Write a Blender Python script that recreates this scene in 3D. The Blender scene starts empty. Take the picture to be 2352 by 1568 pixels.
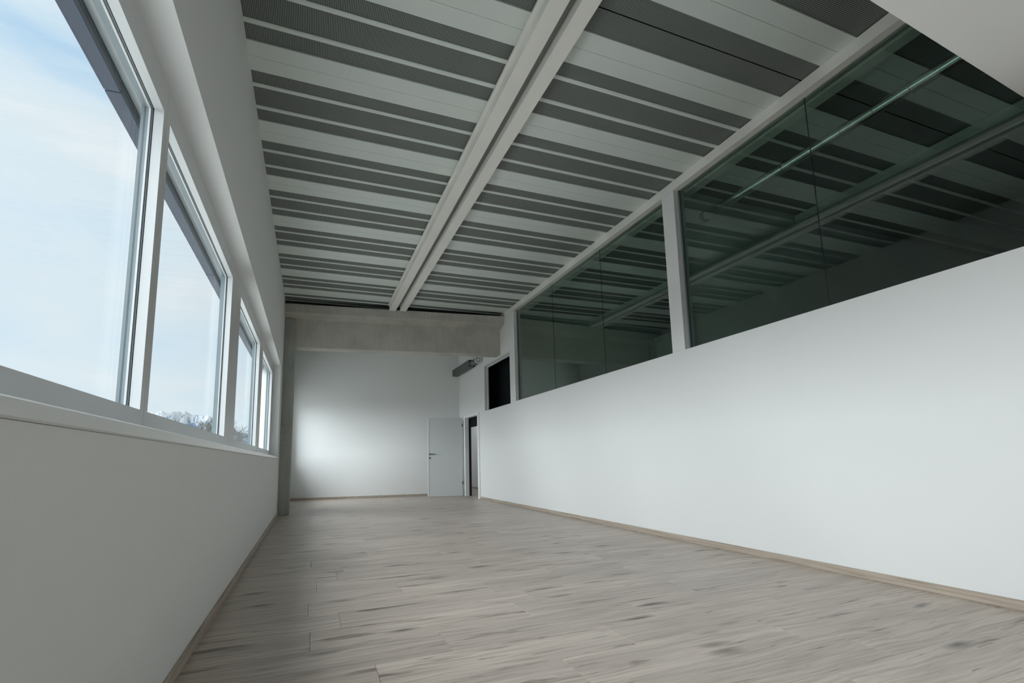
import bpy, bmesh, math, random
from mathutils import Matrix, Vector

# ------------------------------------------------------------------ camera
SC = bpy.context.scene
COL = SC.collection
F_PX, PX, PY, W, H = 1140.37, 1174.85, 888.69, 2352.0, 1568.0
CAM_AX = ((0.92835587, -0.37080990, -0.02511), (0.03044, 0.14312, -0.98924), (0.37042, 0.91764, 0.14416))


def rodrigues(r):
    v = Vector(r)
    return Matrix.Rotation(v.length, 3, v.normalized())


# rows: camera right, down, forward, written in world axes (x across, y along the hall, z up)
CM = rodrigues((-0.146090523, -0.382752321, 0.00261102719)) @ Matrix(((1, 0, 0), (0, 0, -1), (0, 1, 0)))
cam_data = bpy.data.cameras.new('camera')
cam = bpy.data.objects.new('camera', cam_data)
COL.objects.link(cam)
cam_data.sensor_fit = 'HORIZONTAL'
cam_data.sensor_width = 36.0
cam_data.lens = F_PX / W * 36.0
cam_data.shift_x = (W / 2 - PX) / W
cam_data.shift_y = (PY - H / 2) / W
cam_data.clip_start, cam_data.clip_end = 0.05, 20000
rx, dn, fw = CM[0], CM[1], CM[2]
cam.matrix_world = Matrix(((rx[0], -dn[0], -fw[0], 0), (rx[1], -dn[1], -fw[1], 0), (rx[2], -dn[2], -fw[2], 1.0), (0, 0, 0, 1)))
SC.camera = cam

# ------------------------------------------------------------------ light
SC.view_settings.view_transform = 'Standard'
SC.view_settings.look = 'None'
SC.view_settings.exposure = 0.27
SC.view_settings.gamma = 1.0
SC.view_settings.use_curve_mapping = False
SC.cycles.max_bounces = 14
SC.cycles.diffuse_bounces = 8
SC.cycles.use_adaptive_sampling = True
SC.cycles.adaptive_threshold = 0.02
SC.cycles.glossy_bounces = 5
SC.cycles.transparent_max_bounces = 24
SC.cycles.caustics_reflective = False
SC.cycles.caustics_refractive = False
SC.cycles.sample_clamp_indirect = 6.0

SKY_STRENGTH = 0.90
world = bpy.data.worlds.new('sky')
SC.world = world
world.use_nodes = True
wn = world.node_tree
wn.nodes.clear()


def nd(tree, typ, **kw):
    n = tree.nodes.new(typ)
    for k, v in kw.items():
        if k.startswith('i_'):
            n.inputs[int(k[2:]) if k[2:].isdigit() else k[2:]].default_value = v
        else:
            setattr(n, k, v)
    return n


def lk(tree, a, b):
    tree.links.new(a, b)


def ramp(tree, fac, stops, interp='LINEAR'):
    n = tree.nodes.new('ShaderNodeValToRGB')
    n.color_ramp.interpolation = interp
    els = n.color_ramp.elements
    while len(els) > 1:
        els.remove(els[-1])
    els[0].position, els[0].color = stops[0][0], tuple(stops[0][1]) + (1,)
    for p, c in stops[1:]:
        e = els.new(p)
        e.color = tuple(c) + (1,)
    tree.links.new(fac, n.inputs[0])
    return n.outputs[0]


tc = nd(wn, 'ShaderNodeTexCoord')
mp = nd(wn, 'ShaderNodeMapping')
mp.inputs['Scale'].default_value = (1.3, 1.0, 4.2)
mp.inputs['Rotation'].default_value = (0.16, 0.0, 0.4)
lk(wn, tc.outputs['Generated'], mp.inputs['Vector'])
nz = nd(wn, 'ShaderNodeTexNoise')
nz.inputs['Scale'].default_value = 1.6
nz.inputs['Detail'].default_value = 5
nz.inputs['Roughness'].default_value = 0.52
nz.inputs['Distortion'].default_value = 0.3
lk(wn, mp.outputs[0], nz.inputs['Vector'])
cloud = ramp(wn, nz.outputs['Fac'], [(0.33, (0.45, 0.65, 0.84)), (0.44, (0.64, 0.77, 0.87)), (0.56, (0.72, 0.81, 0.86)), (0.70, (0.86, 0.88, 0.90))])
bg = nd(wn, 'ShaderNodeBackground')
bg.inputs['Strength'].default_value = SKY_STRENGTH
lk(wn, cloud, bg.inputs['Color'])
wo = nd(wn, 'ShaderNodeOutputWorld')
lk(wn, bg.outputs[0], wo.inputs['Surface'])

# the sun behind thin cloud: broad and soft, from the window side
sun_d = bpy.data.lights.new('hazy_sun', 'SUN')
sun_d.energy = 8.2
sun_d.angle = math.radians(74)
sun_d.color = (0.915, 0.965, 1.0)
sun = bpy.data.objects.new('hazy_sun', sun_d)
COL.objects.link(sun)
SUN_EL, SUN_AZ = math.radians(30), math.radians(13)
sdir = Vector((math.cos(SUN_EL) * math.cos(SUN_AZ), math.cos(SUN_EL) * math.sin(SUN_AZ), -math.sin(SUN_EL)))
sun.rotation_euler = sdir.to_track_quat('-Z', 'Y').to_euler()

# ------------------------------------------------------------------ helpers
random.seed(7)
XL, XR = -0.575, 4.081           # room faces of the window wall and of the partition
ZC, ZP = 4.365, 4.249            # deck, underside of the steel channels
ZW = 2.227                       # top of the solid part of the partition
Y0 = -3.2                        # wall behind the camera


def back_y(x):                   # the end wall stands askew
    return 14.24 + 0.245 * (4.08 - x)


def beam_y(x):                   # so does the concrete beam (front of its web)
    return 11.12 - 0.0935 * (x + 0.344)


CACHE = {}


def setp(o, label=None, cat=None, group=None, kind=None):
    if label:
        o['label'] = label
    if cat:
        o['category'] = cat
    if group:
        o['group'] = group
    if kind:
        o['kind'] = kind
    return o


def wloc(o):
    v = Vector(o.location)
    while o.parent:
        o = o.parent
        v = v + Vector(o.location)
    return v


def link(name, mesh, loc, parent=None):
    o = bpy.data.objects.new(name, mesh)
    COL.objects.link(o)
    if parent is not None:
        o.parent = parent
        o.location = Vector(loc) - wloc(parent)
    else:
        o.location = loc
    return o


def empty(name, loc, parent=None):
    return link(name, None, loc, parent)


def bm_box(bm, x0, x1, y0, y1, z0, z1):
    vs = [bm.verts.new(p) for p in ((x0, y0, z0), (x1, y0, z0), (x1, y1, z0), (x0, y1, z0), (x0, y0, z1), (x1, y0, z1), (x1, y1, z1), (x0, y1, z1))]
    for f in ((3, 2, 1, 0), (4, 5, 6, 7), (0, 1, 5, 4), (1, 2, 6, 5), (2, 3, 7, 6), (3, 0, 4, 7)):
        bm.faces.new([vs[i] for i in f])
    return vs


def bm_prism(bm, prof, ax, a0, a1, skew=None):
    """profile points (u, v) swept along axis ax from a0 to a1; skew(u, v, a) may return a world point"""
    def pt(u, v, a):
        if skew:
            return skew(u, v, a)
        return {'x': (a, u, v), 'y': (u, a, v), 'z': (u, v, a)}[ax]
    A = [bm.verts.new(pt(u, v, a0)) for u, v in prof]
    B = [bm.verts.new(pt(u, v, a1)) for u, v in prof]
    n = len(prof)
    for i in range(n):
        j = (i + 1) % n
        bm.faces.new((A[i], A[j], B[j], B[i]))
    bm.faces.new(A[::-1])
    bm.faces.new(B)


def finish(bm, mat, bevel=0.0, segs=1, smooth=False):
    bmesh.ops.recalc_face_normals(bm, faces=bm.faces)
    if bevel > 0:
        bmesh.ops.bevel(bm, geom=list(bm.edges), offset=bevel, segments=segs, affect='EDGES', clamp_overlap=True, profile=0.7)
    m = bpy.data.meshes.new('mesh')
    bm.to_mesh(m)
    bm.free()
    if smooth:
        for p in m.polygons:
            p.use_smooth = True
    if mat:
        m.materials.append(mat)
    return m


def box(name, x0, x1, y0, y1, z0, z1, mat, parent=None, bevel=0.0, share=True):
    d = (round(x1 - x0, 4), round(y1 - y0, 4), round(z1 - z0, 4), mat.name, bevel)
    m = CACHE.get(d) if share else None
    if m is None:
        bm = bmesh.new()
        bm_box(bm, -d[0] / 2, d[0] / 2, -d[1] / 2, d[1] / 2, 0, d[2])
        m = finish(bm, mat, bevel)
        CACHE[d] = m
    return link(name, m, ((x0 + x1) / 2, (y0 + y1) / 2, z0), parent)


def boxes(name, lst, mat, parent=None, bevel=0.0):
    x0 = min(b[0] for b in lst)
    x1 = max(b[1] for b in lst)
    y0 = min(b[2] for b in lst)
    y1 = max(b[3] for b in lst)
    z0 = min(b[4] for b in lst)
    c = ((x0 + x1) / 2, (y0 + y1) / 2, z0)
    bm = bmesh.new()
    for b in lst:
        bm_box(bm, b[0] - c[0], b[1] - c[0], b[2] - c[1], b[3] - c[1], b[4] - c[2], b[5] - c[2])
    return link(name, finish(bm, mat, bevel), c, parent)


def prism(name, prof, ax, a0, a1, mat, parent=None, loc=(0, 0, 0), skew=None, bevel=0.0):
    bm = bmesh.new()
    bm_prism(bm, prof, ax, a0, a1, skew)
    L = Vector(loc)
    for v in bm.verts:
        v.co -= L
    return link(name, finish(bm, mat, bevel), loc, parent)


def tube_mesh(bm, p0, p1, r0, r1, n=10, caps=True):
    p0, p1 = Vector(p0), Vector(p1)
    d = (p1 - p0).normalized()
    u = d.orthogonal().normalized()
    w = d.cross(u)
    A, B = [], []
    for i in range(n):
        a = 2 * math.pi * i / n
        e = u * math.cos(a) + w * math.sin(a)
        A.append(bm.verts.new(p0 + e * r0))
        B.append(bm.verts.new(p1 + e * r1))
    for i in range(n):
        j = (i + 1) % n
        bm.faces.new((A[i], A[j], B[j], B[i]))
    if caps:                       # caps get their own vertices so that smooth sides stay even
        bm.faces.new([bm.verts.new(v.co) for v in A[::-1]])
        bm.faces.new([bm.verts.new(v.co) for v in B])


def tube(name, p0, p1, r, mat, parent=None, n=24, r1=None):
    bm = bmesh.new()
    c = Vector(p0)
    tube_mesh(bm, Vector((0, 0, 0)), Vector(p1) - c, r, r if r1 is None else r1, n)
    m = finish(bm, mat)
    for p in m.polygons:
        p.use_smooth = len(p.vertices) == 4
    return link(name, m, c, parent)


def ring(name, c, r_in, r_out, y0, y1, mat, parent=None, n=32):
    bm = bmesh.new()
    L = [[], [], [], []]
    for i in range(n):
        a = 2 * math.pi * i / n
        cs, sn = math.cos(a), math.sin(a)
        for k, (r, y) in enumerate(((r_in, y0), (r_out, y0), (r_out, y1), (r_in, y1))):
            L[k].append(bm.verts.new((cs * r, y - y0, sn * r)))
    for i in range(n):
        j = (i + 1) % n
        for k in range(4):
            q = (k + 1) % 4
            bm.faces.new((L[k][i], L[k][j], L[q][j], L[q][i]))
    return link(name, finish(bm, mat), (c[0], y0, c[1]), parent)


# ------------------------------------------------------------------ materials
def newmat(name):
    m = bpy.data.materials.new(name)
    m.use_nodes = True
    t = m.node_tree
    t.nodes.clear()
    out = nd(t, 'ShaderNodeOutputMaterial')
    return m, t, out


def principled(t, out, rough=0.5, metal=0.0, spec=0.4):
    p = nd(t, 'ShaderNodeBsdfPrincipled')
    p.inputs['Roughness'].default_value = rough
    p.inputs['Metallic'].default_value = metal
    p.inputs['Specular IOR Level'].default_value = spec
    lk(t, p.outputs[0], out.inputs['Surface'])
    return p


def noise(t, vec, scale, detail=3, rough=0.5, dist=0.0):
    n = nd(t, 'ShaderNodeTexNoise')
    n.inputs['Scale'].default_value = scale
    n.inputs['Detail'].default_value = detail
    n.inputs['Roughness'].default_value = rough
    n.inputs['Distortion'].default_value = dist
    if vec is not None:
        lk(t, vec, n.inputs['Vector'])
    return n.outputs['Fac']


def mapped(t, src, scale=(1, 1, 1), loc=(0, 0, 0)):
    m = nd(t, 'ShaderNodeMapping')
    m.inputs['Scale'].default_value = scale
    m.inputs['Location'].default_value = loc
    lk(t, src, m.inputs['Vector'])
    return m.outputs[0]


def mixc(t, fac, a, b, mode='MIX'):
    m = nd(t, 'ShaderNodeMix', data_type='RGBA', blend_type=mode)
    for s, v in ((0, fac), (6, a), (7, b)):
        if hasattr(v, 'is_linked'):
            lk(t, v, m.inputs[s])
        else:
            m.inputs[s].default_value = v if s == 0 else tuple(v) + (1,)
    return m.outputs[2]


def math_n(t, op, a, b=None, c=None):
    m = nd(t, 'ShaderNodeMath', operation=op)
    for i, v in enumerate((a, b, c)):
        if v is None:
            continue
        if hasattr(v, 'is_linked'):
            lk(t, v, m.inputs[i])
        else:
            m.inputs[i].default_value = v
    return m.outputs[0]


def bump(t, p, h, strength=0.2, dist=0.01):
    b = nd(t, 'ShaderNodeBump')
    b.inputs['Strength'].default_value = strength
    b.inputs['Distance'].default_value = dist
    lk(t, h, b.inputs['Height'])
    lk(t, b.outputs[0], p.inputs['Normal'])


def plain(name, col, rough=0.5, metal=0.0, spec=0.4, var=0.04, nscale=6.0, bmp=0.0):
    m, t, out = newmat(name)
    p = principled(t, out, rough, metal, spec)
    g = nd(t, 'ShaderNodeNewGeometry')
    f = noise(t, g.outputs['Position'], nscale, 4)
    a = tuple(max(0, c * (1 - var)) for c in col)
    b = tuple(min(1, c * (1 + var)) for c in col)
    lk(t, mixc(t, f, a, b), p.inputs['Base Color'])
    if bmp:
        bump(t, p, noise(t, g.outputs['Position'], 160, 3), bmp, 0.002)
    return m


M = {}
M['paint'] = plain('white_wall_paint', (0.765, 0.775, 0.765), 0.75, spec=0.25, var=0.012, nscale=2.0, bmp=0.06)
M['paint_grey'] = plain('pale_grey_wall_paint', (0.70, 0.71, 0.70), 0.75, spec=0.25, var=0.015, nscale=2.0, bmp=0.06)
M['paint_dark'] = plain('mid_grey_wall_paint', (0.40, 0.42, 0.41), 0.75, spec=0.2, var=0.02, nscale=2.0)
M['dimming_floor'] = plain('light_damping_floor', (0.10, 0.11, 0.11), 0.95, spec=0.1, var=0.2, nscale=90)  # dark floor colour added to dim the deck beyond the glass
M['soffit'] = plain('white_board', (0.90, 0.90, 0.88), 0.7, spec=0.25, var=0.01)
M['deck'] = plain('zinc_white_deck_steel', (0.675, 0.73, 0.695), 0.34, spec=0.5, var=0.03, nscale=3.0)
M['deckside'] = plain('deck_edge_steel', (0.50, 0.53, 0.50), 0.5, var=0.03)
M['channel'] = plain('galvanised_channel_steel', (0.82, 0.81, 0.76), 0.4, spec=0.5, var=0.05, nscale=4.0)
M['gap'] = plain('dull_gap_steel', (0.30, 0.32, 0.30), 0.6, var=0.06)
M['winwhite'] = plain('white_window_lacquer', (0.60, 0.615, 0.62), 0.35, spec=0.4, var=0.01)
M['wingrey'] = plain('grey_outer_window_profile', (0.20, 0.235, 0.25), 0.45, var=0.03)
M['gasket'] = plain('black_rubber_gasket', (0.03, 0.032, 0.034), 0.6, var=0.05)
M['blind'] = plain('slate_blue_blind_metal', (0.030, 0.037, 0.048), 0.5, var=0.06)
M['blindrail'] = plain('blue_blind_rail', (0.028, 0.042, 0.075), 0.5, var=0.05)
M['sill'] = plain('pale_sill_board', (0.76, 0.78, 0.77), 0.25, var=0.02)
M['door'] = plain('white_door_lacquer', (0.60, 0.625, 0.62), 0.4, var=0.01)
M['doorframe'] = plain('white_door_frame_lacquer', (0.82, 0.83, 0.83), 0.4, var=0.01)
M['steel'] = plain('brushed_handle_steel', (0.20, 0.22, 0.21), 0.35, metal=0.8, var=0.05)
M['dark'] = plain('black_fitting', (0.02, 0.022, 0.024), 0.5, var=0.05)
M['void'] = plain('roof_foam_and_shade_black', (0.012, 0.016, 0.018), 0.9, spec=0.1, var=0.1)  # also painted darkness over the beam and behind the corner window
M['subfloor'] = plain('screed', (0.22, 0.21, 0.2), 0.8, var=0.05)
M['duct'] = plain('spiral_duct_zinc', (0.80, 0.82, 0.79), 0.24, metal=1.0, var=0.03, nscale=14.0)
M['ventbox'] = plain('dull_galvanised_sheet', (0.085, 0.105, 0.098), 0.45, metal=0.25, var=0.15, nscale=9.0)
M['ventpipe'] = plain('galvanised_pipe', (0.17, 0.19, 0.18), 0.4, metal=0.4, var=0.1, nscale=9.0)
M['plastic'] = plain('white_valve_plastic', (0.78, 0.79, 0.77), 0.4, var=0.01)

# perforated acoustic zones of the deck: round holes in the sheet
m, t, out = newmat('perforated_deck_steel')
p = principled(t, out, 0.55, 0.0, 0.3)
g = nd(t, 'ShaderNodeNewGeometry')
s = nd(t, 'ShaderNodeSeparateXYZ')
lk(t, g.outputs['Position'], s.inputs[0])
PITCH = 0.0125
fx = math_n(t, 'SUBTRACT', math_n(t, 'FRACT', math_n(t, 'DIVIDE', s.outputs['X'], PITCH)), 0.5)
fy = math_n(t, 'SUBTRACT', math_n(t, 'FRACT', math_n(t, 'DIVIDE', s.outputs['Y'], PITCH)), 0.5)
dd = math_n(t, 'SQRT', math_n(t, 'ADD', math_n(t, 'MULTIPLY', fx, fx), math_n(t, 'MULTIPLY', fy, fy)))
hole = math_n(t, 'LESS_THAN', dd, 0.43)
f = noise(t, g.outputs['Position'], 3.0, 4)
sheet = mixc(t, f, (0.325, 0.36, 0.34), (0.365, 0.395, 0.375))
lk(t, mixc(t, hole, sheet, (0.035, 0.042, 0.04)), p.inputs['Base Color'])
M['perf'] = m

# laminate planks: grey oak print with dark knots, cracks and fine grain
m, t, out = newmat('grey_oak_plank')
p = principled(t, out, 0.42, 0.0, 0.35)
o_ = nd(t, 'ShaderNodeTexCoord')
oi = nd(t, 'ShaderNodeObjectInfo')
off = nd(t, 'ShaderNodeCombineXYZ')
lk(t, math_n(t, 'MULTIPLY', oi.outputs['Random'], 61.0), off.inputs[0])
lk(t, math_n(t, 'MULTIPLY', oi.outputs['Random'], 37.0), off.inputs[1])
va = nd(t, 'ShaderNodeVectorMath', operation='ADD')
lk(t, o_.outputs['Object'], va.inputs[0])
lk(t, off.outputs[0], va.inputs[1])
v = va.outputs[0]
warp = nd(t, 'ShaderNodeTexNoise')
warp.inputs['Scale'].default_value = 1.0
warp.inputs['Detail'].default_value = 2
lk(t, mapped(t, v, (2.2, 5.0, 1)), warp.inputs['Vector'])
wv = nd(t, 'ShaderNodeVectorMath', operation='MULTIPLY')
lk(t, warp.outputs['Color'], wv.inputs[0])
wv.inputs[1].default_value = (0.12, 0.075, 0)
vw = nd(t, 'ShaderNodeVectorMath', operation='ADD')
lk(t, v, vw.inputs[0])
lk(t, wv.outputs[0], vw.inputs[1])
v2 = vw.outputs[0]
grain = noise(t, mapped(t, v2, (1.6, 34, 1)), 1.0, 6, 0.62)
fine = noise(t, mapped(t, v2, (6, 170, 1)), 1.0, 3, 0.6)
broad = noise(t, mapped(t, v2, (0.8, 6.5, 1)), 1.0, 3, 0.5)
base = ramp(t, grain, [(0.32, (0.235, 0.195, 0.165)), (0.43, (0.42, 0.370, 0.325)), (0.55, (0.565, 0.515, 0.462)), (0.70, (0.66, 0.61, 0.55))])
base = mixc(t, math_n(t, 'MULTIPLY', ramp(t, broad, [(0.42, (0, 0, 0)), (0.66, (1, 1, 1))]), 0.55), base, (0.285, 0.245, 0.22))
base = mixc(t, 0.35, base, mixc(t, fine, (0.26, 0.235, 0.205), (0.66, 0.62, 0.57)), 'MIX')
# streaks
st = noise(t, mapped(t, v2, (1.1, 10.5, 1), (3.1, 9.2, 0)), 1.0, 5, 0.62)
stm = ramp(t, st, [(0.595, (0, 0, 0)), (0.665, (1, 1, 1))])
base = mixc(t, math_n(t, 'MULTIPLY', stm, 0.72), base, (0.115, 0.092, 0.078))
cr = noise(t, mapped(t, v2, (2.2, 34, 1), (7.7, 2.4, 0)), 1.0, 4, 0.6)
base = mixc(t, math_n(t, 'MULTIPLY', ramp(t, cr, [(0.66, (0, 0, 0)), (0.70, (1, 1, 1))]), 0.8), base, (0.075, 0.058, 0.05))
# knots
vo = nd(t, 'ShaderNodeTexVoronoi')
vo.inputs['Scale'].default_value = 1.0
lk(t, mapped(t, v2, (1.7, 5.6, 1)), vo.inputs['Vector'])
sepc = nd(t, 'ShaderNodeSeparateColor')
lk(t, vo.outputs['Color'], sepc.inputs[0])
on = math_n(t, 'GREATER_THAN', sepc.outputs[0], 0.40)
kn = ramp(t, vo.outputs['Distance'], [(0.05, (1, 1, 1)), (0.12, (0.55, 0.55, 0.55)), (0.24, (0, 0, 0))])
base = mixc(t, math_n(t, 'MULTIPLY', math_n(t, 'MULTIPLY', kn, on), 0.85), base, (0.075, 0.062, 0.054))
tone = mixc(t, oi.outputs['Random'], (0.955, 0.905, 0.88), (1.09, 1.035, 1.0))
base = mixc(t, 1.0, base, tone, 'MULTIPLY')
lk(t, base, p.inputs['Base Color'])
bump(t, p, grain, 0.10, 0.002)
M['plank'] = m

# oak skirting
m, t, out = newmat('oak_skirting_print')
p = principled(t, out, 0.5, 0.0, 0.3)
g = nd(t, 'ShaderNodeNewGeometry')
gr = noise(t, mapped(t, g.outputs['Position'], (14, 1.5, 60)), 1.0, 5, 0.6, 0.5)
lk(t, ramp(t, gr, [(0.3, (0.27, 0.215, 0.165)), (0.5, (0.42, 0.355, 0.29)), (0.7, (0.50, 0.435, 0.365))]), p.inputs['Base Color'])
M['oak'] = m

# concrete
m, t, out = newmat('cast_concrete')
p = principled(t, out, 0.85, 0.0, 0.2)
g = nd(t, 'ShaderNodeNewGeometry')
n1 = noise(t, g.outputs['Position'], 2.4, 6, 0.6)
n2 = noise(t, mapped(t, g.outputs['Position'], (22, 22, 1.2)), 1.0, 4, 0.6)
n3 = noise(t, g.outputs['Position'], 60, 3, 0.6)
c = ramp(t, n1, [(0.3, (0.40, 0.385, 0.335)), (0.55, (0.53, 0.512, 0.45)), (0.75, (0.60, 0.572, 0.50))])
c = mixc(t, 0.30, c, ramp(t, n2, [(0.35, (0.31, 0.315, 0.29)), (0.7, (0.57, 0.555, 0.505))]))
c = mixc(t, 0.15, c, ramp(t, n3, [(0.35, (0.26, 0.26, 0.24)), (0.65, (0.62, 0.60, 0.55))]))
lk(t, c, p.inputs['Base Color'])
bump(t, p, n3, 0.2, 0.004)
M['concrete'] = m


m2 = M['concrete'].copy()
m2.name = 'cast_concrete_column'
for n_ in m2.node_tree.nodes:
    if n_.type == 'VALTORGB':
        for e_ in n_.color_ramp.elements:
            e_.color = (e_.color[0] * .80, e_.color[1] * .84, e_.color[2] * .86, 1)
M['column'] = m2


def glassmat(name, tint, strength=1.0):
    m, t, out = newmat(name)
    g = nd(t, 'ShaderNodeNewGeometry')
    dp = nd(t, 'ShaderNodeVectorMath', operation='DOT_PRODUCT')
    lk(t, g.outputs['Incoming'], dp.inputs[0])
    lk(t, g.outputs['Normal'], dp.inputs[1])
    c = math_n(t, 'ABSOLUTE', dp.outputs['Value'])
    k = math_n(t, 'POWER', math_n(t, 'SUBTRACT', 1.0, c), 5.0)
    fr = math_n(t, 'MULTIPLY', math_n(t, 'ADD', math_n(t, 'MULTIPLY', k, 0.96), 0.04), strength)
    tr = nd(t, 'ShaderNodeBsdfTransparent')
    tr.inputs['Color'].default_value = tuple(tint) + (1,)
    gl = nd(t, 'ShaderNodeBsdfGlossy')
    gl.inputs['Roughness'].default_value = 0.0
    gl.inputs['Color'].default_value = (0.95, 1.0, 0.98, 1)
    mx = nd(t, 'ShaderNodeMixShader')
    lk(t, fr, mx.inputs[0])
    lk(t, tr.outputs[0], mx.inputs[1])
    lk(t, gl.outputs[0], mx.inputs[2])
    lk(t, mx.outputs[0], out.inputs['Surface'])
    return m


M['glass'] = glassmat('clear_window_glass', (0.985, 0.995, 0.995), 0.15)
M['glass_in'] = glassmat('greenish_partition_glass', (0.71, 0.80, 0.76), 1.7)

# outside
m, t, out = newmat('snowy_mountain_rock')
p = principled(t, out, 0.9, 0.0, 0.1)
g = nd(t, 'ShaderNodeNewGeometry')
s = nd(t, 'ShaderNodeSeparateXYZ')
lk(t, g.outputs['Position'], s.inputs[0])
n1 = noise(t, mapped(t, g.outputs['Position'], (0.11, 0.02, 0.035)), 1.0, 6, 0.62, 0.6)
hgt = math_n(t, 'MULTIPLY_ADD', s.outputs['Z'], 0.0038, -0.46)
sn = math_n(t, 'ADD', n1, hgt)
lk(t, ramp(t, sn, [(0.42, (0.085, 0.125, 0.185)), (0.49, (0.14, 0.18, 0.235)), (0.53, (0.33, 0.34, 0.35)), (0.8, (0.37, 0.375, 0.38))]), p.inputs['Base Color'])
M['mount'] = m
M['hill'] = plain('hazy_blue_hill', (0.17, 0.20, 0.24), 0.95, spec=0.05, var=0.35, nscale=0.06)
M['ground'] = plain('thawing_snow_field', (0.79, 0.78, 0.75), 0.95, spec=0.05, var=0.12, nscale=0.03)
M['bark'] = plain('grey_brown_bark', (0.11, 0.098, 0.082), 0.9, spec=0.1, var=0.2)
M['twig'] = plain('pale_yellow_twig', (0.15, 0.145, 0.09), 0.9, spec=0.1, var=0.2)
M['facade'] = plain('outside_render', (0.62, 0.63, 0.62), 0.9, spec=0.1, var=0.03)

# ------------------------------------------------------------------ floor
FX0, FX1 = XL - 0.02, XR + 0.02
fl = link('floor', None, (0, 0, 0))
bm = bmesh.new()
vs = [bm.verts.new(q) for q in ((FX0 - .3, Y0 - .3, -0.012), (16.2, Y0 - .3, -0.012), (16.2, 19.5, -0.012), (FX0 - .3, 19.5, -0.012))]
bm.faces.new(vs)
bmesh.ops.solidify(bm, geom=list(bm.faces), thickness=0.2)
bpy.data.objects.remove(fl)
mesh = finish(bm, M['subfloor'])
zmx = max(v.co.z for v in mesh.vertices)
for v_ in mesh.vertices:
    v_.co.z -= zmx + 0.010
fl = link('floor', mesh, (0, 0, 0))
setp(fl, kind='structure')
PL, PW = 1.32, 0.334
GAP = 0.0008
offs = {-1: 1.20, 0: 0.332, 1: 0.733, 2: 1.35}
random.seed(11)
far_bm = bmesh.new()
r = -17
while True:
    ya, yb = 2.39 + PW * r, 2.39 + PW * (r + 1)
    if ya > 15.5:
        break
    o0 = offs.get(r, random.random() * PL)
    o0 = o0 - PL * math.ceil((o0 - FX0) / PL)
    x = o0
    while x < FX1:
        xa, xb = max(x, FX0), min(x + PL, FX1)
        x += PL
        if xb - xa < 0.02:
            continue
        if 1.0 <= ya <= 7.2:
            pl = box('plank', xa + GAP, xb - GAP, ya + GAP, yb - GAP, -0.0095, 0.0, M['plank'], fl, bevel=0.0012)
        else:
            q = []
            for (px_, py_) in ((xa, ya), (xb, ya), (xb, yb), (xa, yb)):
                q.append((px_, min(py_, back_y(px_) + 0.05)))
            if q[0][1] >= q[3][1] - 0.01 and q[1][1] >= q[2][1] - 0.01:
                continue
            g_ = GAP
            top = [far_bm.verts.new((px_ + sx * g_, py_ + sy * g_, 0.0)) for (px_, py_), (sx, sy) in zip(q, ((1, 1), (-1, 1), (-1, -1), (1, -1)))]
            far_bm.faces.new(top)
            bot = [far_bm.verts.new((px_ + sx * g_, py_ + sy * g_, -0.0095)) for (px_, py_), (sx, sy) in zip(q, ((1, 1), (-1, 1), (-1, -1), (1, -1)))]
            for i in range(4):
                j = (i + 1) % 4
                far_bm.faces.new((top[j], top[i], bot[i], bot[j]))
    r += 1
ff = link('plank_field', finish(far_bm, M['plank']), (0, 0, 0), fl)
setp(ff, kind='stuff')
# rooms beyond the partition
fb = boxes('floor_beyond', [(XR + 0.13, 16.0, Y0, 10.5, -0.0095, -0.001)], M['dimming_floor'])
setp(boxes('floor_corridor', [(XR + 0.01, 9.0, 10.5, 19.2, -0.0095, -0.001)], M['plank']), kind='structure')
setp(fb, kind='structure')

# ------------------------------------------------------------------ ceiling: perforated trapezoidal deck
ce = boxes('ceiling', [(XL - 0.5, 16.2, Y0 - .2, 19.3, ZC + 0.055, ZC + 0.20)], M['void'])
setp(ce, kind='structure')
XD0, XD1 = XL - 0.02, 15.9
REC = 0.010


def flange(y0, y1):
    ym = (y0 + y1) / 2
    for a, b in ((y0, ym - 0.0015), (ym + 0.0015, y1)):
        box('deck_flange', XD0, XD1, a, b, ZC, ZC + 0.05, M['deck'], ce)


def perf(y0, y1):
    box('perforated_strip', XD0, XD1, y0, y1, ZC + REC, ZC + 0.05, M['perf'], ce)


def rib(y0, y1):
    d = round(y1 - y0, 4)
    key = ('rib', d)
    if key not in CACHE:
        w = d / 2
        bm = bmesh.new()
        bm_prism(bm, [(-w, 0.03), (-w, 0.006), (-w * .65, 0), (w * .65, 0), (w, 0.006), (w, 0.03)], 'x', XD0 - (XD0 + XD1) / 2, XD1 - (XD0 + XD1) / 2)
        CACHE[key] = finish(bm, M['deck'])
    link('deck_rib', CACHE[key], ((XD0 + XD1) / 2, (y0 + y1) / 2, ZC), ce)


PER = 1.0127
for k in range(-1, 15):
    y = 4.030 + PER * k
    if y > 14.8:
        break
    flange(y, y + 0.333)
    perf(y + 0.333, y + 0.494)
    rib(y + 0.494, y + 0.542)
    perf(y + 0.542, y + 0.798)
    rib(y + 0.798, y + 0.846)
    perf(y + 0.846, y + PER)
# cut sheets at the near end
flange(2.29, 2.61)
perf(2.61, 2.796)
box('deck_joint', XD0, XD1, 2.796, 2.806, ZC + 0.02, ZC + 0.05, M['void'], ce)
perf(2.806, 3.0173)
perf(2.0, 2.29)
for k in range(4):
    flange(1.0 - 1.0 * k, 1.35 - 1.0 * k)
    perf(1.35 - 1.0 * k, 2.0 - 1.0 * k)

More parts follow.
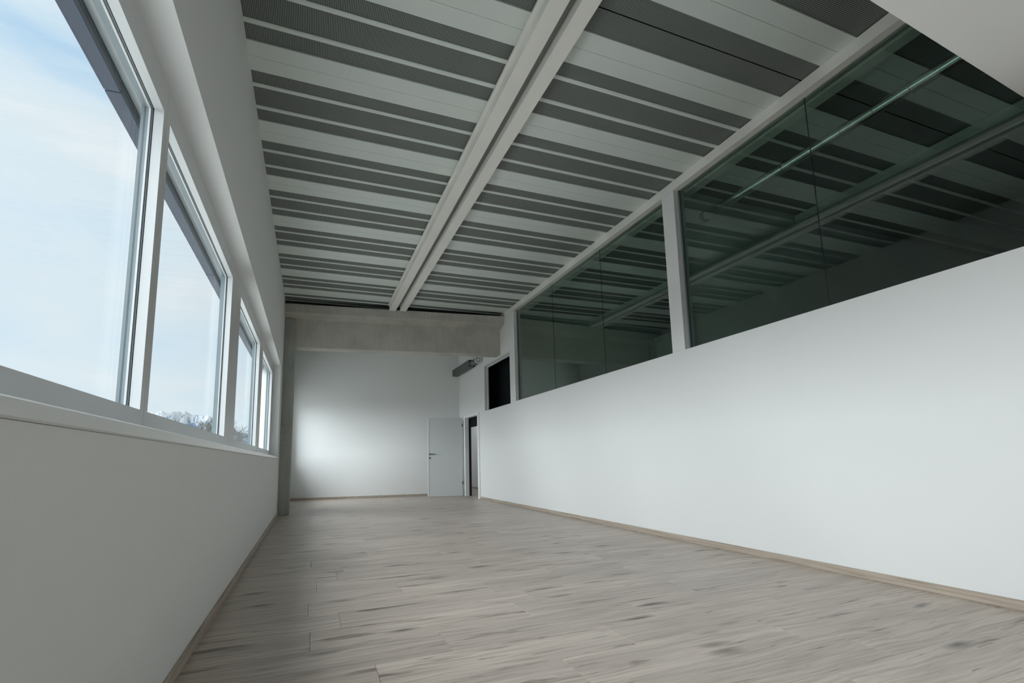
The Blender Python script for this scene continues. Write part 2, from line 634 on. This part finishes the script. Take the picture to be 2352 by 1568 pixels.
# ------------------------------------------------------------------ window wall
WIN = [(-2.60, -0.42), (0.20, 2.665), (2.775, 5.02), (5.61, 7.75), (8.25, 10.24)]   # clear openings of the frames
Z_S, Z_SOF = 1.152, 2.88         # sill top, soffit
ZO0, ZO1 = 1.258, 2.722          # clear opening of the frames
RV0, RV1 = -2.9, 10.42           # ends of the window niche
XWF, XWM, XWO = -0.712, -0.752, -0.808
XE = -1.0
wl = boxes('wall_left', [
    (XE, XL, Y0, RV1, -0.01, 1.105), (XE, XL, Y0, RV1, Z_SOF, ZC + 0.05), (XE, XL, Y0, RV0, 1.105, Z_SOF),
    (XE, XL, RV1, 11.7, -0.01, ZC + 0.05), (XE, XL, 11.7, 15.1, -0.01, 1.105), (XE, XL, 11.7, 15.1, Z_SOF, ZC + 0.05),
    (XE, XL, 15.1, 15.6, -0.01, ZC + 0.05)], M['paint'])
setp(wl, kind='structure')
box('wall_skin', XE, -0.83, RV0, RV1, 1.105, 1.20, M['facade'], wl)

ts = box('trim_1', XWF - 0.02, XL + 0.012, RV0, RV1, 1.106, Z_S, M['sill'], None, bevel=0.005)
setp(ts, kind='structure')

# frame field: one white inner frame per window, grey outer half, gasket, pane
edges = [RV0] + [0.0, 2.72, 5.30, 8.0] + [RV1]
edges = [RV0, -0.11, 2.72, 5.26, 8.0, RV1]
nwin = 0


def add_window(n, ya, yb, fa, fb_):
    """clear opening ya..yb, frame outer limits fa..fb_"""
    w = boxes('window_%d' % n, [
        (XWM, XWF, fa, fb_, Z_S + 0.001, ZO0), (XWM, XWF, fa, fb_, ZO1, Z_SOF),
        (XWM, XWF, fa, ya, ZO0, ZO1), (XWM, XWF, yb, fb_, ZO0, ZO1)], M['winwhite'])
    setp(w, kind='structure')
    e = 0.004
    boxes('gasket', [(XWM - e, XWM, ya - .03, yb + .03, ZO0 - .03, ZO0 - 0.002), (XWM - e, XWM, ya - .03, yb + .03, ZO1 + 0.002, ZO1 + .03),
                     (XWM - e, XWM, ya - .03, ya - 0.002, ZO0 - .002, ZO1 + .002), (XWM - e, XWM, yb + 0.002, yb + .03, ZO0 - .002, ZO1 + .002)], M['gasket'], w)
    xo0, xo1, xs = XWO, XWM - e, XWM - 0.03
    L = []
    for (c, d, s) in ((xs, xo1, 0.0), (xo0, xs, 0.012)):
        L += [(c, d, fa, fb_, Z_S + 0.001, ZO0 - s), (c, d, fa, fb_, ZO1 + s, Z_SOF), (c, d, fa, ya - s, ZO0 - s, ZO1 + s), (c, d, yb + s, fb_, ZO0 - s, ZO1 + s)]
    boxes('outer_frame', L, M['wingrey'], w)
    box('bead', XWM - 0.020, XWM - 0.012, ya, yb, ZO1 - 0.006, ZO1, M['winwhite'], w)
    box('bead', XWM - 0.020, XWM - 0.012, yb - 0.006, yb, ZO0, ZO1 - 0.006, M['winwhite'], w)
    box('glass_pane', XWO + 0.012, XWO + 0.020, ya - 0.012, yb + 0.012, ZO0 - 0.012, ZO1 + 0.012, M['glass'], w)
    return w


for i, (ya, yb) in enumerate(WIN):
    add_window(i + 1, ya, yb, edges[i] + (0.0015 if i else 0), edges[i + 1] - 0.0015)
# window of the last bay, hidden behind the concrete column
bay = add_window(6, 11.82, 14.98, 11.7, 15.1)
ts2 = box('trim_2', XWF - 0.02, XL + 0.012, 11.7, 15.1, 1.106, Z_S, M['sill'], None, bevel=0.005)
setp(ts2, kind='structure')

BL = ['', 'large window in the left foreground', 'second window, left of the wide frame panel', 'third window towards the concrete column', 'last window beside the concrete column']
for i, (ya, yb) in enumerate(WIN):
    if i == 0:
        continue
    b = empty('exterior_blind', (-0.93, (ya + yb) / 2, 2.80))
    setp(b, 'raised dark outside blind above the ' + BL[i], 'blind', 'raised outside blinds')
    a0, a1 = edges[i] + 0.004, edges[i + 1] - 0.004
    box('bottom_rail', -0.975, -0.905, a0, a1, 2.805, 2.828, M['blindrail'], b, bevel=0.003)
    for k in range(6):
        z = 2.832 + 0.020 * k
        box('slat', -0.972, -0.908, a0, a1, z, z + 0.013, M['blind'], b, bevel=0.002)
    box('housing', -0.985, -0.885, a0, a1, 2.955, 3.10, M['blind'], b)

# ------------------------------------------------------------------ partition on the right
XB = XR + 0.12
DY0, DY1, DZ = 12.45, 13.58, 2.17   # door opening
CY0, CY1, CZ0, CZ1 = 10.14, 11.91, 2.213, 3.385
wr = boxes('wall_right', [
    (XR, XB, Y0, 1.15, ZW, ZP), 
    (XR, XB, Y0, 10.14, -0.01, ZW), (XR, XB, 10.14, DY0 - .02, -0.01, CZ0), (XR, XR + .075, DY1 + .02, 14.5, -0.01, DZ + .02), (XR, XR + .075, DY0 - .02, 14.5, DZ + .02, ZC + .05),
    (XR, XB, CY1, DY0 - .02, CZ0, ZC + .05), (XR, XB, 10.14, 10.40, CZ1, ZP - .001), (XR, XB, 10.40, CY1, CZ1, ZC + .05)], M['paint'])
setp(wr, kind='structure')
po1 = box('pillar', XR, XR + 0.16, 4.565, 4.785, ZW, ZP - .001, M['paint'], wr, bevel=0.002)
po2 = box('pillar', XR, XR + 0.16, 9.835, 10.14, ZW, ZP - .001, M['paint'], wr, bevel=0.002)


def glazing(n, y0, y1, seams, x=XR + 0.072):
    root = boxes('window_%d' % n, [(x - 0.006, x + 0.03, y0, y0 + 0.02, ZW, ZP), (x - 0.006, x + 0.03, y1 - 0.02, y1, ZW, ZP)], M['wingrey'])
    setp(root, kind='structure')
    ys = [y0 + 0.02] + seams + [y1 - 0.02]
    for a, b in zip(ys, ys[1:]):
        box('glass_pane', x + 0.005, x + 0.013, a + 0.003, b - 0.003, ZW, ZP + 0.03, M['glass_in'], root)
    for s in seams:
        box('joint', x + 0.006, x + 0.012, s - 0.003, s + 0.003, ZW, ZP + 0.03, M['dark'], root)
    box('sill_profile', x - 0.006, x + 0.03, y0, y1, ZW, ZW + 0.012, M['wingrey'], root)
    return root


glazing(7, 1.15, 4.565, [2.842])
glazing(8, 4.785, 9.835, [6.40, 8.095])
# small corner window
cw = boxes('window_9', [(XR - 0.006, XR + 0.05, CY0, CY1, CZ1 - 0.04, CZ1), (XR - 0.006, XR + 0.05, CY1 - 0.05, CY1, CZ0, CZ1 - 0.04),
                         (XR + 0.05, XR + 0.08, CY1 - 0.11, CY1, CZ0, CZ1), (XR + 0.05, XR + 0.08, CY0, CY1 - 0.11, CZ1 - 0.07, CZ1)], M['winwhite'])
setp(cw, kind='structure')

# ------------------------------------------------------------------ end wall, near wall, rooms beyond
prof = [(XL - .2, back_y(XL - .2)), (4.2, back_y(4.2)), (4.2, back_y(4.2) + .2), (XL - .2, back_y(XL - .2) + .2)]
wb = prism('wall_back', prof, 'z', -0.01, ZC + .05, M['paint'])
setp(wb, kind='structure')
wn_ = boxes('wall_near', [(XE, 16.15, Y0 - .2, Y0, -0.01, ZC + .05)], M['paint'])
setp(wn_, kind='structure')
prof = [(XB + .0, 4.70), (16.0, 4.70), (16.0, 4.82), (XB, 4.82)]
w_ = prism('wall_beyond_partition', prof, 'z', -0.01, ZC + .05, M['paint'])
setp(w_, kind='structure')
prof = [(XB, 10.32), (9.0, 10.62), (9.0, 10.72), (XB, 10.42)]
w_ = prism('wall_beyond_back', prof, 'z', -0.01, ZC + .05, M['paint'])
setp(w_, kind='structure')
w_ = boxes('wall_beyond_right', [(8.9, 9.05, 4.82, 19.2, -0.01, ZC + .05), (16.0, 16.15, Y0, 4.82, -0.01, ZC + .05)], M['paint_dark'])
setp(w_, kind='structure')
w_ = boxes('wall_beyond_bulkhead', [(8.45, 8.9, 8.9, 10.7, -0.01, 4.10)], M['paint_grey'])
setp(w_, kind='structure')
w_ = boxes('corner_window_dark_box', [(XB + 0.3, XB + 0.34, 10.45, 12.2, 2.0, ZC), (XB, XB + 0.3, 12.16, 12.2, 2.0, ZC), (XB, XB + 0.3, 10.45, 12.16, 2.0, 2.04)], M['void'])  # added black box that keeps the corner window dark
setp(w_, kind='structure')
w_ = boxes('wall_corridor', [(5.30, 5.42, 10.7, 19.2, -0.01, 2.14)], M['paint'])
setp(w_, kind='structure')
w_ = boxes('wall_corridor_glass', [(5.35, 5.37, 10.7, 19.2, 2.14, ZC)], M['void'])
setp(w_, kind='structure')
w_ = boxes('wall_corridor_end', [(4.0, 5.30, 19.0, 19.2, -0.01, 0.05), (4.0, 5.30, 19.0, 19.2, 2.6, ZC), (XR, 4.2, 14.5, 19.0, -0.01, ZC)], M['paint'])
setp(w_, kind='structure')
bbc = boxes('baseboard_corridor', [(5.285, 5.30, 10.7, 19.0, 0, 0.07)], M['oak'])
setp(bbc, kind='structure')

# ------------------------------------------------------------------ skirting
bl = boxes('baseboard_left', [(XL, XL + 0.016, Y0, 11.08, 0.0, 0.062)], M['oak'], bevel=0.002)
setp(bl, kind='structure')
br = boxes('baseboard_right', [(XR - 0.016, XR, Y0, DY0 - 0.15, 0.0, 0.062)], M['oak'], bevel=0.002)
setp(br, kind='structure')
prof = [(XL, back_y(XL) - .016), (4.08, back_y(4.08) - .016), (4.08, back_y(4.08)), (XL, back_y(XL))]
bb = prism('baseboard_back', prof, 'z', 0, 0.062, M['oak'])
setp(bb, kind='structure')

# ------------------------------------------------------------------ lowered white soffit over the near end of the hall
prof = [(XL, 1.105), (2.45, 1.297), (4.081, 1.401), (4.081, Y0), (XL, Y0)]
so = prism('ceiling_lowered', prof, 'z', 3.157, 3.40, M['soffit'])
setp(so, kind='structure')

# ------------------------------------------------------------------ steel channels under the deck


def channel(x0, x1, ya, yb, open_right, label):
    """cold-formed channel: bottom flange x0..x1, web on one side, lip on the other"""
    t_ = 0.006
    h = ZC - 0.001 - ZP
    w = x1 - x0
    if not open_right:      # web at the right
        pf = [(0, 0), (w, 0), (w, h), (w - 0.04, h), (w - 0.04, h - t_), (w - t_, h - t_), (w - t_, t_), (t_, t_), (t_, 0.03), (0, 0.03)]
    else:
        pf = [(w, 0), (0, 0), (0, h), (0.04, h), (0.04, h - t_), (t_, h - t_), (t_, t_), (w - t_, t_), (w - t_, 0.03), (w, 0.03)]
    c = (x0, (ya + yb) / 2, ZP)
    o = prism('steel_channel', [(u + x0, v_ + ZP) for u, v_ in pf], 'y', ya, yb, M['channel'], None, loc=c)
    setp(o, label, 'steel beam', 'galvanised channels under the deck')
    return o


pur = []
pur.append(channel(1.495, 1.635, -3.0, beam_y(1.5) - .31, True, 'left-hand galvanised channel of the pair running down the ceiling centre'))
pur.append(channel(1.718, 1.853, -3.0, beam_y(1.8) - .31, True, 'right-hand galvanised channel of the pair running down the ceiling centre'))
pur.append(channel(XR, XR + 0.115, -3.0, beam_y(4.1) - .31, True, 'galvanised channel along the top of the glazed partition'))
pur.append(channel(4.275, 4.39, -3.0, 10.28, False, 'dim channel just behind the glass, beside the partition-top channel'))
pur.append(channel(6.385, 6.52, -3.0, 10.44, True, 'left channel of the far pair seen dimly behind the glass'))
pur.append(channel(6.61, 6.74, -3.0, 10.44, False, 'right channel of the far pair seen dimly behind the glass'))
box('gap_plate', 1.640, 1.714, -3.0, beam_y(1.5) - .33, ZC - 0.030, ZC - 0.022, M['gap'], pur[0])
# cover strip between left channel side and deck (upstand lip seen on its left)
box('side_lip', 1.462, 1.496, -3.0, beam_y(1.5) - .33, ZC - 0.022, ZC - 0.004, M['channel'], pur[0])

# ------------------------------------------------------------------ concrete
pf = [(-.30, 4.27), (-.30, 4.095), (0.0, 4.02), (0.0, 3.43), (0.015, 3.42), (.30, 3.42), (.30, 4.27)]
cbm = prism('concrete_beam', pf, 'x', XL + .0, XR, M['concrete'], None, loc=(1.75, 11.1, 3.42), skew=lambda u, v_, a: (a, beam_y(a) + u, v_))
setp(cbm, 'grey concrete beam spanning the hall below the deck', 'concrete beam')
prism('gap_shade_strip', [(.05, 4.27), (.20, 4.27), (.20, ZC), (.05, ZC)], 'x', XL, XR, M['void'], cbm, loc=(1.75, 11.2, 4.25), skew=lambda u, v_, a: (a, beam_y(a) + u, v_))  # black strip, the shade of the gap under the deck as colour
ccl = box('concrete_column', XL, -0.362, 11.06, 11.50, 0.0, 4.02, M['column'], None, bevel=0.006)
setp(ccl, 'square grey concrete column at the end of the window wall', 'column')

# ------------------------------------------------------------------ ventilation box in the far corner
vx0, vx1, vz0, vz1, vy0 = 3.885, 4.045, 3.475, 3.665, 12.60
vb = empty('ventilation_box', (3.96, 13.4, vz0))
setp(vb, 'dark galvanised ventilation box with round white valve, high in the far corner', 'ventilation box')
prism('housing', [(vx0, vz0), (vx1, vz0), (vx1, vz1), (vx0, vz1)], 'y', vy0, back_y(3.96) - 0.01, M['ventbox'], vb, loc=(3.96, 13.4, vz0))
cx, cz = 3.958, 3.555
tube('collar', (cx, vy0, cz), (cx, vy0 - 0.07, cz), 0.078, M['ventbox'], vb, r1=0.070)
tube('pipe', (cx, vy0 - 0.05, cz), (cx, 12.06, cz), 0.066, M['ventpipe'], vb)
ring('clamp_ring', (cx, cz), 0.060, 0.073, vy0 - 0.12, vy0 - 0.09, M['ventbox'], vb)
vr = ring('valve_ring', (cx, cz), 0.058, 0.084, 12.02, 12.06, M['plastic'], vb)
ring('valve_gap', (cx, cz), 0.02, 0.060, 12.045, 12.06, M['dark'], vb)
tube('valve_disc', (cx, 12.03, cz), (cx, 12.015, cz), 0.040, M['plastic'], vb)
box('hanger', cx - 0.02, cx - 0.014, 12.30, 12.31, cz + 0.06, cz + 0.10, M['dark'], vb)
box('hanger', cx + 0.02, cx + 0.026, 12.14, 12.15, cz - 0.11, cz - 0.06, M['dark'], vb)

# ------------------------------------------------------------------ spiral duct behind the glass
dx_, dz_ = 4.66, 4.045
vd = empty('spiral_duct', (dx_, 3.0, dz_ - 0.06))
setp(vd, 'long shiny round spiral duct hanging behind the right glass panes', 'duct')
cuts = [-3.0, 1.2, 1.75, 2.25, 2.55, 2.85, 3.15, 3.5, 3.9, 4.71]
for a, b in zip(cuts, cuts[1:]):
    tube('duct_section', (dx_, a, dz_), (dx_, b, dz_), 0.053, M['duct'], vd)
    ring('seam_band', (dx_, dz_), 0.050, 0.0542, b - 0.004, b, M['ventpipe'], vd) if b < 4.5 else None
ring('wall_collar', (dx_, dz_), 0.052, 0.072, 4.66, 4.70, M['dark'], vd)

# ------------------------------------------------------------------ door in the far corner
d1 = boxes('door_1', [(XR - 0.035, XR + .08, DY0 - 0.11, DY0, 0, DZ + .06), (XR - 0.035, XR + .08, DY1, DY1 + 0.09, 0, DZ + .06), (XR - 0.035, XR + .08, DY0, DY1, DZ, DZ + .06)], M['doorframe'], bevel=0.004)
setp(d1, kind='structure')
box('rebate', XR + .081, XR + .15, DY1, DY1 + 0.03, 0, DZ, M['dark'], d1)
hx, hy = 3.995, 13.70
fx_, fy_ = 3.075, 14.0
LW = math.hypot(hx - fx_, hy - fy_)
ang = math.atan2(fy_ - hy, fx_ - hx)
leaf_m = bmesh.new()
bm_box(leaf_m, 0, LW, -0.02, 0.02, 0.006, 2.195)
leaf = link('door_leaf', finish(leaf_m, M['door'], 0.003), (hx, hy, 0), d1)
leaf.rotation_euler = (0, 0, ang)
# local: x along the leaf from hinge to free edge; +y side faces the viewer after rotation


def leafpart(name, bm, mat, smooth=False):
    o = bpy.data.objects.new(name, finish(bm, mat, 0, smooth=smooth))
    COL.objects.link(o)
    o.parent = leaf
    return o


SGN = 1.0
hb = bmesh.new()
hxp = LW - 0.065
tube_mesh(hb, (hxp, SGN * 0.020, 1.18), (hxp, SGN * 0.032, 1.18), 0.026, 0.026, 16)
tube_mesh(hb, (hxp, SGN * 0.030, 1.18), (hxp, SGN * 0.070, 1.18), 0.011, 0.011, 12)
tube_mesh(hb, (hxp + 0.008, SGN * 0.066, 1.18), (hxp - 0.150, SGN * 0.066, 1.18), 0.011, 0.010, 12)
ho = leafpart('handle', hb, M['steel'])
eb = bmesh.new()
tube_mesh(eb, (hxp, SGN * 0.020, 1.075), (hxp, SGN * 0.030, 1.075), 0.026, 0.026, 16)
leafpart('escutcheon', eb, M['steel'])
kb = bmesh.new()
bm_box(kb, hxp - .005, hxp + .005, SGN * 0.030, SGN * 0.032, 1.062, 1.088)
leafpart('keyhole', kb, M['dark'])
rb = bmesh.new()
bm_box(rb, LW - 0.034, LW + 0.002, 0.0202, 0.026, 0.006, 2.195)
leafpart('bright_rebate_lip', rb, M['doorframe'])  # paler than the leaf: the bright free edge is put into the colour
lb = bmesh.new()
bm_box(lb, LW, LW + 0.003, -0.010, 0.010, 1.02, 1.24)
leafpart('lock_plate', lb, M['doorframe'])
for hz in (0.32, 1.93):
    gb = bmesh.new()
    tube_mesh(gb, (-0.012, SGN * 0.026, hz), (-0.012, SGN * 0.026, hz + 0.09), 0.012, 0.012, 10)
    leafpart('hinge', gb, M['dark'])

# fittings on the corridor wall seen through the door
for nm, y_, z_, r_, lab, cat in (('coat_hook', 15.55, 1.72, 0.05, 'small black hook on the corridor wall seen through the door', 'hook'),
                                 ('light_switch', 15.45, 1.30, 0.05, 'small dark switch on the corridor wall seen through the door', 'switch')):
    o = boxes(nm, [(5.262, 5.30, y_ - r_, y_ + r_, z_ - 0.06, z_ + 0.06), (5.245, 5.262, y_ - r_ * .5, y_ + r_ * .5, z_ - 0.045, z_ + 0.045)], M['steel'], bevel=0.004)
    setp(o, lab, cat)

# unseen lamp added under the corridor ceiling to brighten the wall beyond the door
cl = tube('corridor_fill_lamp', (4.75, 15.6, 3.02), (4.75, 15.6, 3.10), 0.22, M['plastic'])
setp(cl, 'unseen round lamp added to brighten the corridor beyond the far door', 'lamp')
me_, t, out = newmat('lamp_diffuser')
em = nd(t, 'ShaderNodeEmission')
em.inputs['Color'].default_value = (0.95, 0.98, 1.0, 1)
em.inputs['Strength'].default_value = 30.0
lk(t, em.outputs[0], out.inputs['Surface'])
tube('diffuser', (4.75, 15.6, 3.0), (4.75, 15.6, 3.019), 0.20, me_, cl)
box('stem', 4.74, 4.76, 15.59, 15.61, 3.10, ZC - 0.002, M['plastic'], cl)

# ------------------------------------------------------------------ outside: field, hills, trees
def terrain(name, mat, y, xs, hf, depth, nx, ny, label, base=-40.0):
    random.seed(3)
    x0, x1 = xs
    verts, faces = [], []
    for j in range(ny):
        v_ = j / (ny - 1)
        for i in range(nx):
            u = i / (nx - 1)
            x = x0 + (x1 - x0) * u
            ht = hf(x)
            z = base + (ht - base) * (v_ ** 0.85) + random.uniform(-1, 1) * 0.008 * abs(ht - base) * (0.2 + v_)
            # gullies running down the face
            z += math.sin(x * 0.11 + 3 * math.sin(x * 0.021)) * 0.022 * (ht - base) * v_ * (1 - v_) * 2
            verts.append((x, y + depth * v_ + 10 * math.sin(x * 0.05 + v_ * 5), z))
    for j in range(ny - 1):
        for i in range(nx - 1):
            a = j * nx + i
            faces.append((a, a + 1, a + nx + 1, a + nx))
    # back side so that the ridge has thickness
    n0 = len(verts)
    for i in range(nx):
        x = x0 + (x1 - x0) * i / (nx - 1)
        verts.append((x, y + depth * 1.8, base))
    for i in range(nx - 1):
        a = (ny - 1) * nx + i
        faces.append((a, a + 1, n0 + i + 1, n0 + i))
    me = bpy.data.meshes.new('mesh')
    me.from_pydata([(p[0] - (x0 + x1) / 2, p[1] - y, p[2] - base) for p in verts], [], faces)
    me.materials.append(mat)
    for pgn in me.polygons:
        pgn.use_smooth = True
    o = link(name, me, ((x0 + x1) / 2, y, base))
    setp(o, label, 'mountain')
    return o


def ridge_h(x):
    d = x / 1620.0
    pts = [(-0.80, .07), (-0.40, .075), (-0.27, .084), (-0.2526, .0895), (-0.2276, .0955), (-0.2049, .0925), (-0.1796, .0905), (-0.1596, .0835), (-0.14, .072), (-0.12, .055), (-0.05, .05), (0.3, .045)]
    for (a, p_), (b, q_) in zip(pts, pts[1:]):
        if a <= d <= b:
            e = p_ + (q_ - p_) * (d - a) / (b - a)
            break
    else:
        e = .05
    n_ = .0018 * math.sin(x * .09) + .0014 * math.sin(x * .23 + 1) + .0008 * math.sin(x * .51)
    return (e + n_) * 1620


terrain('snowy_mountain', M['mount'], 1500, (-1000, 250), ridge_h, 120, 260, 36, 'snow covered mountain ridge beyond the second window')


def hill_h(x):
    d = x / 750.0
    e = min(0.0665, 0.0585 + 31 * (d + 0.111) ** 2) + 0.0008 * math.sin(x * 0.9) + 0.0006 * math.sin(x * 2.3 + 1)
    if d < -0.14:
        e -= (-0.14 - d) * 1.2
    return max(1, e * 750)


terrain('blue_hill', M['hill'], 700, (-160, 60), hill_h, 50, 120, 20, 'hazy blue wooded hill beyond the third window', base=-30)
gm = bmesh.new()
vs = [gm.verts.new(q) for q in ((-1800, -900, 0), (XE - .01, -900, 0), (XE - .01, 2200, 0), (-1800, 2200, 0))]
gm.faces.new(vs)
g_ = link('ground', finish(gm, M['ground']), (0, 0, -4.0))
setp(g_, kind='structure')


def tree(name, base, height, mat, seed, label, spread=0.75, levels=6, tilt=0.1):
    rnd = random.Random(seed)
    root = empty(name, base)
    setp(root, label, 'tree')
    tb, cb = bmesh.new(), bmesh.new()

    def grow(p, d, ln, rad, lv):
        q = p + d * ln
        tube_mesh(tb if lv >= levels - 1 else cb, p, q, rad, rad * .68, 6 if lv > 2 else 4, caps=False)
        if lv == 0:
            return
        for k in range(3 if lv > 1 else 4):
            a = Vector((rnd.uniform(-1, 1), rnd.uniform(-1, 1), rnd.uniform(-.25, 1.0))).normalized()
            nd_ = (d * (1 - spread * .55) + a * spread).normalized()
            grow(q - d * ln * rnd.uniform(0, .35), nd_, ln * rnd.uniform(.62, .82), rad * .6, lv - 1)
    grow(Vector((0, 0, 0)), Vector((tilt, 0, 1)).normalized(), height * .30, height * .024, levels)
    link('trunk', finish(tb, mat), base, root)
    link('branches', finish(cb, mat), base, root)
    return root


tree('bare_tree', (-11.6, 70.0, -4.0), 14.8, M['bark'], 5, 'bare branching tree outside the second window')
tree('willow_tree', (-17.2, 85.0, -4.0), 14.0, M['twig'], 8, 'pale yellowish leafless willow outside the second window', spread=0.8)

# ------------------------------------------------------------------ portals help sampling of the window light
for (ya, yb) in WIN + [(11.82, 14.98)]:
    ld = bpy.data.lights.new('window_portal', 'AREA')
    ld.shape = 'RECTANGLE'
    ld.size, ld.size_y = (yb - ya), (ZO1 - ZO0)
    ld.cycles.is_portal = True
    lo = bpy.data.objects.new('window_portal', ld)
    COL.objects.link(lo)
    lo.location = (-0.86, (ya + yb) / 2, (ZO0 + ZO1) / 2)
    lo.rotation_euler = Vector((1, 0, 0)).to_track_quat('-Z', 'Z').to_euler()
    # size is along local x: turn so that it runs along the wall
    xax = lo.rotation_euler.to_matrix() @ Vector((1, 0, 0))
    if abs(xax.z) > 0.5:
        ld.size, ld.size_y = ld.size_y, ld.size
